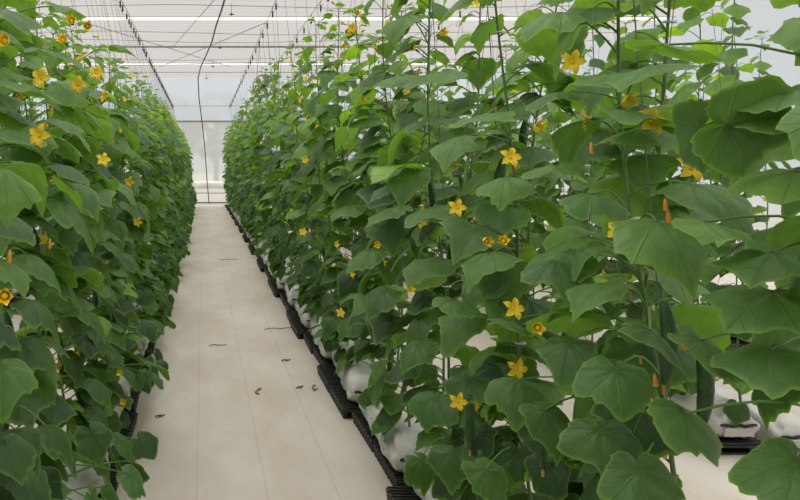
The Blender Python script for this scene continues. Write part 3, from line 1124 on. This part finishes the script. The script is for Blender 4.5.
r_ = random.Random(5)
for key, (x, y0, n, word) in BROWS.items():
    k0 = 0
    for k in range(n):
        ys = y0 + 1.02 * k           # near end
        yc = ys + 0.485
        if yc > 28.2:
            break
        vis = {'L': None, 'R': k - 3, 'S': k, 'T': None, 'K': None}[key]
        near = key in ('R', 'S') and 0 <= (vis if vis is not None else -1) < (7 if key == 'R' else 1)
        if key == 'R' and near:
            lab = f'white grow bag under the right-hand vines, {ORD[vis]} full bag from the camera'
        elif key == 'S' and near:
            lab = 'white grow bag showing its rounded end on the second right row, nearest there'
        elif key == 'R' and k < 3:
            lab = 'white grow bag under the very nearest right-hand vines, below the front leaves'
        else:
            lab = {'L': 'white grow bag almost hidden under the left-hand vines beside the aisle', 'R': 'distant white grow bag in the thin line along the right of the aisle',
                   'S': 'white grow bag lying behind others in the second right row', 'T': 'white grow bag of the third right row, seen in gaps',
                   'K': 'white grow bag of the second left row, seen in gaps under the left-hand vines'}[key]
        grp = 'white grow bags of the ' + word
        add_bag(x + r_.uniform(-0.01, 0.012), yc, 0.066, lab, grp, k - (1 if key in 'LR' else 0) + ord(key), r_.uniform(-0.075, -0.03) if key == 'R' else r_.uniform(-0.02, 0.02), prints=(key == 'R' and 0 <= k - 3 < 4))
        for q in (-0.25, 0.25):
            first = key == 'R' and near and vis < 5
            if first:
                tl = f'black ribbed drain tray under the {"near" if q < 0 else "far"} half of the {ORD[vis]} right-hand grow bag'
            elif key == 'S' and near:
                tl = 'black ribbed tray under the nearest bag of the second right row' + (', its near half' if q < 0 else ', its far half')
            else:
                tl = {'L': 'black ribbed drain tray in the shade under the left-hand vines', 'R': 'black ribbed drain tray in the line edging the right of the aisle',
                      'S': 'black ribbed drain tray under the second right row', 'T': 'black ribbed drain tray under the third right row',
                      'K': 'black ribbed drain tray under the second left row'}[key]
            t = thing('drain_tray', (x + (0.028 * (-1) ** (k + 1) if key == 'R' else 0) - (0.01 if key != 'L' else -0.01) + r_.uniform(-0.012, 0.012), yc + q, 0.0), tl, 'tray', 'black drain trays of the ' + word, r_.uniform(-0.03, 0.03))
            t_ = link('tray_body', TRAY, t)
# lone bag at the right edge
add_bag(3.29, 3.86 + 0.5, 0.0, 'white grow bag lying on the floor right of the second row bag end', 'white grow bags of the second right row', 3, 0.03)

# ------------------------------------------------------------------ overhead wires, hooks, twine
WZ = 3.6
WEND = 23.2
wl = {-0.98: 'thin overhead wire above the left-hand vines', 0.88: 'thin overhead wire above the aisle edge of the right-hand vines',
      1.43: 'thin overhead wire above the far edge of the right-hand vines', 2.62: 'thin overhead wire on the near side of the second right row',
      3.25: 'thin overhead wire on the far side of the second right row'}


def wire(pts, r, label, cat='wire', m='wire', name='crop_wire', group=None):
    mb = MB()
    mb.tube(pts, r, n=6)
    o = mb.obj(name, M[m])
    o['label'] = label
    o['category'] = cat
    if group:
        o['group'] = group
    return o


for x, lab in wl.items():
    wire([(x, y, WZ) for y in (-5.9, 5, 14, WEND)], 0.0035, lab, group='crop wires')
wire([(-8.9, WEND, WZ), (0, WEND, WZ - 0.01), (11.9, WEND, WZ)], 0.007, 'taut cross cable that ends the overhead crop wires near the end wall', name='cross_cable')

hk = MB()
pts = [(0, 0.012 * math.sin(a), 0.012 * math.cos(a) - 0.012) for a in [PI * (-0.6 + 1.5 * i / 10) for i in range(11)]]
hk.tube([(0, p[1], p[2] + 0.004) for p in pts] + [(0, 0.0, -0.045)], 0.0028, n=5)
HOOK = hk.mesh('hook_wire', [M['hook']])
bo = MB()
bo.lathe([(0.004, -0.125), (0.010, -0.115), (0.013, -0.10), (0.009, -0.085), (0.013, -0.07), (0.010, -0.055), (0.004, -0.045)], 8)
bo.tube([(-0.026, 0, -0.050), (0.026, 0, -0.045)], 0.003, 5)
BOBBIN = bo.mesh('bobbin', [M['hook']])
hg = {-0.98: 'dark twine hook on the overhead wire above the left-hand vines', 0.88: 'dark twine hook on the wire over the aisle side of the right-hand vines',
      1.43: 'dark twine hook on the second wire over the right-hand vines', 2.62: 'dark twine hook on the near wire of the second right row',
      3.25: 'dark twine hook on the far wire of the second right row'}
for (key, j, X, Y, H, lean) in VINE_POS:
    W = ROWS[key]['wires']
    if not W or Y > WEND - 0.1:
        continue
    x = W[j % len(W)]
    if key == 'S' and Y > 17:
        continue
    t = thing('twine_hook', (x, Y + random.uniform(-0.12, 0.12), WZ), hg[x], 'hook', hg[x].replace('dark twine hook', 'twine hooks'), rz=random.uniform(-0.5, 0.5))
    link('hook_wire', HOOK, t)
    link('bobbin', BOBBIN, t)
    mb = MB()
    rz = t.rotation_euler.z
    end = Vector((X + lean * 0.3 - x, 0, BASE_Z + 0.3 * H - WZ))
    mid = Vector((X + lean - x, 0, BASE_Z + H - WZ))
    R_ = Matrix.Rotation(-rz, 3, 'Z')
    mb.tube([(0, 0, -0.12), tuple(R_ @ mid), tuple(R_ @ end)], 0.0016 if Y < 6 else 0.0022, n=4)
    mb.obj('twine', M['string'], t)

# ------------------------------------------------------------------ the greenhouse shell
XL, XR, YB, YE, HC = -9.0, 12.0, -6.0, 30.0, 5.4


def plane(name, pts, m, **kw):
    mb = MB()
    mb.add(pts, [tuple(range(len(pts)))])
    return mb.obj(name, M[m], smooth=False, **kw)


S = dict(kind='structure')
mb = MB()
mb.box(((XL + XR) / 2, (YB + YE) / 2, -0.025), (XR - XL, YE - YB, 0.05))
mb.obj('floor', M['floor'], smooth=False, **S)
# screen ceiling in sagging bays of 4 m
mb = MB()
ys, zs = [], []
for i in range(9 * 8 + 1):
    y = YB + 0.5 * i
    u = ((y - YB) % 4) / 4
    ys.append(y)
    zs.append(HC - 0.03 * math.sin(PI * u))
for yb in (2, 10, 18, 26):      # bright strips of bare roof film between the screens
    for d in (-0.2, 0.2):
        ys.append(yb + d)
        zs.append(HC - 0.005)
yz = sorted(zip(ys, zs))
vs = []
for y, z in yz:
    vs += [(XL, y, z), (XR, y, z)]
for i in range(len(yz) - 1):
    yc = (yz[i][0] + yz[i + 1][0]) / 2
    bright = any(abs(yc - yb) < 0.2 for yb in (2, 10, 18, 26))
    mb.add([vs[2 * i], vs[2 * i + 1], vs[2 * i + 3], vs[2 * i + 2]], [(0, 1, 2, 3)], 1 if bright else 0)
mb.obj('ceiling', [M['net'], M['stripfilm']], smooth=False, **S)
# end wall in three bands
plane('wall_back_upper', [(XL, YE, 3.53), (XR, YE, 3.53), (XR, YE, HC), (XL, YE, HC)], 'bluefilm', **S)
plane('wall_back', [(XL, YE, 0.62), (XR, YE, 0.62), (XR, YE, 3.5), (XL, YE, 3.5)], 'film', **S)
plane('wall_back_lower', [(XL, YE, 0), (XR, YE, 0), (XR, YE, 0.62), (XL, YE, 0.62)], 'skirt', **S)
for nm, x in (('left', XL), ('right', XR)):
    plane('wall_' + nm, [(x, YB, 0.6), (x, YE, 0.6), (x, YE, HC), (x, YB, HC)], 'bluefilm', **S)
    plane('wall_' + nm + '_lower', [(x, YB, 0), (x, YE, 0), (x, YE, 0.6), (x, YB, 0.6)], 'skirt', **S)
plane('wall_front_light_block', [(XL, YB, 0), (XR, YB, 0), (XR, YB, HC), (XL, YB, HC)], 'blockwall', **S)  # unseen wall behind the camera, made opaque to cut flat light from there
# end wall rails
mb = MB()
mb.box(((XL + XR) / 2, YE - 0.03, 3.51), (XR - XL, 0.05, 0.07))
mb.obj('trim_1', M['steel'], smooth=False, **S)
mb = MB()
mb.box(((XL + XR) / 2, YE - 0.03, 0.03), (XR - XL, 0.04, 0.06))
mb.obj('trim_2', M['steel'], smooth=False, **S)
# window lining the clear film has thin vertical wires
# rolled white curtain at the foot of the end wall
mb = MB()
n, m_ = 14, 60
vs, fs = [], []
for i in range(m_ + 1):
    x = XL + 0.1 + (XR - XL - 0.2) * i / m_
    for q in range(n):
        a = 2 * PI * q / n
        rr = 0.15 + 0.025 * math.sin(i * 1.9 + math.sin(a) * 2) + 0.012 * math.sin(i * 4.1 + a * 3)
        vs.append((x, YE - 0.22 + rr * math.cos(a) * 0.8, 0.80 + rr * math.sin(a)))
for i in range(m_):
    for q in range(n):
        q2 = (q + 1) % n
        fs.append((i * n + q, i * n + q2, (i + 1) * n + q2, (i + 1) * n + q))
fs += [tuple(range(n - 1, -1, -1)), tuple(m_ * n + q for q in range(n))]
mb.add(vs, fs)
o = mb.obj('rolled_curtain', M['roll'])
o['label'] = 'bright white rolled-up side curtain lying along the foot of the end wall'
o['category'] = 'curtain'
wire([(XL + .1, YE - 0.22, 0.45), (XR - .1, YE - 0.22, 0.45)], 0.018, 'thin grey rail below the white rolled curtain at the end wall', 'rail', 'steel', 'curtain_rail')

# roof members across the house at the bays
for i, (y, white) in enumerate(((28, 0), (26, 1), (22, 0), (18, 1), (14, 0), (10, 1), (6, 0))):
    mb = MB()
    if white:
        mb.tube([(XL, y - 0.22, HC - 0.016), (XR, y - 0.22, HC - 0.016)], 0.011, 8)
        mb.obj('trim_%d' % (i + 3), [M['steel']], **S)
    else:
        mb.tube([(XL, y, HC - 0.05), (XR, y, HC - 0.05)], 0.035 if y != 28 else 0.015, 8)
        mb.obj('trim_%d' % (i + 3), [M['steel']], **S)
# thin sagging support lines and diagonal braces under the screen
for i, y in enumerate((16.2, 19.4, 20.6, 24.0, 25.2)):
    wire([(XL, y, HC - 0.1)] + [(XL + (XR - XL) * q / 10, y + 0.1 * math.sin(q + i), HC - 0.12 - 0.05 * math.sin(q * 1.3 + i)) for q in range(1, 10)] + [(XR, y, HC - 0.1)],
         0.007, 'thin dark support line sagging across under the white roof screen', name='support_line', group='support lines under the screen')
for i, (a, b) in enumerate((((-1.0, 22, HC - .12), (0.25, 15.5, HC - .12)), ((-1.6, 26, HC - .12), (1.6, 18, HC - .12)), ((1.0, 26, HC - .12), (-3.0, 18, HC - .12)),
                            ((3.0, 26, 4.4), (5.4, 17.5, HC - .12)))):
    wire([a, b], 0.009, ['diagonal brace wire crossing the roof above the aisle, nearest one', 'long diagonal brace wire rising to the right over the aisle end',
                         'long diagonal brace wire rising to the left over the left-hand vines', 'steep diagonal brace wire above the right-hand vine tops'][i], name='brace_wire')
# foggers
for i, (x, y) in enumerate(((0.66, 16.2), (0.50, 20.8), (0.35, 24.7), (0.14, 28.0))):
    t = thing('fogger_nozzle', (x, y, HC - 0.02), ['small fogger hanging under the roof beside the cable, nearest of four', 'small hanging fogger over the aisle, second of four going away',
              'small hanging fogger over the aisle, third of four going away', 'small hanging fogger near the end wall, farthest of four'][i], 'fogger', 'foggers over the aisle')
    mb = MB()
    mb.tube([(0, 0, 0), (0, 0, -0.24)], 0.006, 5)
    mb.obj('drop_tube', M['wire'], t)
    mb = MB()
    mb.lathe([(0.01, -0.30), (0.03, -0.285), (0.03, -0.265), (0.012, -0.24)], 8)
    mb.tube([(-0.07, 0, -0.27), (0.07, 0, -0.27)], 0.008, 5)
    mb.obj('nozzle', M['hook'], t)
# hanging cable down to the floor at the end wall
cpts = [(0.60, 12.0, HC - .1)]
for (px, py, Y) in ((224, 0, 15.6), (221, 10, 16.6), (216, 24, 18.3), (212, 40, 20.6), (206, 55, 23.2), (201, 66, 25.6), (198, 78, 27.4), (199, 98, 28.6), (202, 122, 29.3), (205, 150, 29.4), (207, 180, 29.4), (209, 203, 29.4)):
    p = P(px, py, Y)
    cpts.append((p.x, p.y, max(min(p.z, HC - 0.14), 0.03)))
wire(cpts, 0.022, 'black cable trailing under the roof and down the end wall to the floor', 'cable', 'blackhose', 'hanging_cable')

# circulation fan
fc = P(264, 86, 19.0)
t = thing('circulation_fan', fc, 'round grey circulation fan hanging above the far right-hand vines', 'fan')
mb = MB()
for z in (-0.10, 0.0, 0.10):
    mb.tube([(0.30 * math.cos(2 * PI * k / 28), z, 0.30 * math.sin(2 * PI * k / 28)) for k in range(29)], 0.012, 6, cap=False)
for k in range(14):
    a = 2 * PI * k / 14
    mb.tube([(0.05 * math.cos(a), -0.12, 0.05 * math.sin(a)), (0.30 * math.cos(a), -0.10, 0.30 * math.sin(a)), (0.30 * math.cos(a), 0.10, 0.30 * math.sin(a))], 0.005, 4)
mb.obj('guard', M['steel'], t)
for k in range(5):
    a = 2 * PI * k / 5
    mb = MB()
    vs = []
    for (r0, w, tw) in ((0.05, 0.03, 0.03), (0.15, 0.06, 0.025), (0.27, 0.07, 0.012)):
        for sg in (-1, 1):
            for dy in (-0.002, 0.002):
                vs.append((r0 * math.cos(a) - sg * w * math.sin(a), sg * tw + dy, r0 * math.sin(a) + sg * w * math.cos(a)))
    fs = []
    for i in range(2):
        b0, b1 = i * 4, i * 4 + 4
        fs += [(b0, b0 + 2, b1 + 2, b1), (b0 + 1, b1 + 1, b1 + 3, b0 + 3), (b0, b1, b1 + 1, b0 + 1), (b0 + 2, b0 + 3, b1 + 3, b1 + 2)]
    fs += [(0, 1, 3, 2), (8, 10, 11, 9)]
    mb.add(vs, fs)
    mb.obj('blade', M['steel'], t, smooth=False)
mb = MB()
mb.tube([(0, -0.07, 0), (0, -0.05, 0), (0, 0.14, 0)], [0.04, 0.06, 0.06], 12)
mb.obj('motor', M['blackhose'], t)
mb = MB()
for sx in (-0.2, 0.2):
    mb.tube([(sx, 0, 0.23), (sx * 0.4, 0, HC - fc.z - 0.03)], 0.006, 4)
mb.obj('hanger', M['wire'], t)

# ------------------------------------------------------------------ litter on the aisle floor
TW = [(258, 392, 'dry tendril curled on the floor beside the third right-hand bag', 0.16, 1.3), (332, 389, 'curled brown stalk on the floor against the second right-hand bag tray', 0.13, 1.6),
      (228, 260, 'thin twig lying crosswise on the far aisle floor', 0.35, 0.1), (186, 244, 'dry leaf stalk sticking out from the far left-hand vines onto the floor', 0.3, 0.3),
      (281, 329, 'thin dark twig lying beside the right-hand trays in the middle distance', 0.3, 0.2), (286, 361, 'small dry scrap on the floor halfway along the right-hand trays', 0.05, 0.4),
      (300, 388, 'tiny brown scrap on the floor in front of the curled stalk', 0.04, 1.0), (160, 417, 'tiny dark scrap on the floor beside the left-hand vines', 0.035, 0.4),
      (218, 346, 'small pale twig on the middle of the aisle floor', 0.12, 0.1)]
for (px, py, lab, ln, ang) in TW:
    Y = CAMH * F / (py - VY)
    x = (px - VX) / F * Y
    x = min(x, 0.80)
    mb = MB()
    pts = []
    for i in range(9):
        u = i / 8 - 0.5
        pts.append((u * ln * math.cos(ang) + 0.02 * math.sin(i * 1.3 + px), u * ln * math.sin(ang) + 0.018 * math.cos(i * 1.1 + px), 0.004 + 0.006 * abs(math.sin(i * 0.9))))
    mb.tube(pts, 0.0035, 5)
    o = mb.obj('dry_twig', M['twig'])
    o.location = (x, Y, 0.0)
    o['label'] = lab
    o['category'] = 'twig'
    o['group'] = 'plant scraps on the floor'

# ------------------------------------------------------------------ outside
mb = MB()
mb.box((0, 30, -0.17), (260, 260, 0.06))
mb.obj('ground', M['earth'], smooth=False, **S)
ro = random.Random(4)
for i, (x, y, h) in enumerate(((-2.4, 48, 7.0), (1.0, 55, 8.0), (4.5, 50, 6.2), (9, 56, 7.5), (14, 52, 6.5), (-8, 54, 7.5))):
    t = thing('tree', (x, y, -0.14), ['blurred dark tree outside, left of the gap in the end wall', 'blurred dark tree outside, straight beyond the aisle end', 'blurred tree outside just right of the aisle line',
                                     'tree outside behind the right-hand rows, beyond the end film', 'tree outside farthest right beyond the end film', 'tree outside farthest left beyond the end film'][i], 'tree', 'trees outside')
    mb = MB()
    mb.tube([(0, 0, 0), (0.1, 0, h * 0.4), (0, 0.1, h * 0.75)], [0.22, 0.15, 0.06], 7)
    mb.obj('trunk', M['bark'], t)
    mb = MB()
    for q in range(260):
        a, b = ro.uniform(0, 2 * PI), ro.uniform(-1, 1)
        rr = h * 0.33 * ro.uniform(0.6, 1) ** 0.6
        c = Vector((rr * math.cos(a) * math.sqrt(1 - b * b), rr * math.sin(a) * math.sqrt(1 - b * b), h * 0.62 + rr * b))
        add_leaf(mb, c, Vector((ro.gauss(0, 1), ro.gauss(0, 1), ro.gauss(0, 1))), Vector((ro.gauss(0, 1), ro.gauss(0, 1), 1.2)), ro.uniform(0.3, 0.55), 0.3, 2, seed=q)
    mb.obj('crown', M['treeleaf'], t)

# ------------------------------------------------------------------ light: bright overcast sky, soft high sun
sc = bpy.context.scene
w = bpy.data.worlds.new('overcast_sky')
sc.world = w
w.use_nodes = True
nt = w.node_tree
nt.nodes.clear()
wo = N(nt, 'ShaderNodeOutputWorld')
bg = N(nt, 'ShaderNodeBackground')
tc = N(nt, 'ShaderNodeTexCoord')
sp = N(nt, 'ShaderNodeSeparateXYZ')
L(nt, tc.outputs['Generated'], sp.inputs[0])
cr = N(nt, 'ShaderNodeValToRGB')
e = cr.color_ramp.elements
e[0].position = 0.0
e[0].color = (0.52, 0.55, 0.60, 1)
q = e.new(0.55)
q.color = (0.90, 0.90, 0.90, 1)
e[1].position = 1.0
e[1].color = (3.4, 3.36, 3.28, 1)
q = e.new(0.25)
q.color = (0.66, 0.66, 0.67, 1)
L(nt, sp.outputs[2], cr.inputs[0])
L(nt, cr.outputs[0], bg.inputs[0])
bg.inputs[1].default_value = 1.0
L(nt, bg.outputs[0], wo.inputs[0])
sun = bpy.data.lights.new('sun', 'SUN')
sun.energy = 2.4
sun.angle = math.radians(50)
sun.color = (1.0, 0.96, 0.90)
so = bpy.data.objects.new('sun', sun)
COL.objects.link(so)
so.rotation_euler = (math.radians(-14), math.radians(-10), 0)

# ------------------------------------------------------------------ camera
cam = bpy.data.cameras.new('camera')
cam.sensor_width = 36
cam.lens = 36 * F / 800
cam.shift_x = (400 - VX) / 800
cam.shift_y = -(250 - VY) / 800
cam.clip_start = 0.05
cam.clip_end = 400
co = bpy.data.objects.new('camera', cam)
COL.objects.link(co)
co.location = (0, 0, CAMH)
co.rotation_euler = (PI / 2, 0, 0)
sc.camera = co
sc.view_settings.view_transform = 'Standard'
sc.view_settings.look = 'None'
sc.view_settings.exposure = -0.42
sc.view_settings.gamma = 1.0
sc.view_settings.use_curve_mapping = False
sc.cycles.use_denoising = True
sc.cycles.max_bounces = 8
sc.cycles.diffuse_bounces = 4
sc.cycles.transmission_bounces = 4
sc.cycles.transparent_max_bounces = 16
sc.cycles.use_fast_gi = False
sc.cycles.caustics_reflective = False
sc.cycles.caustics_refractive = False
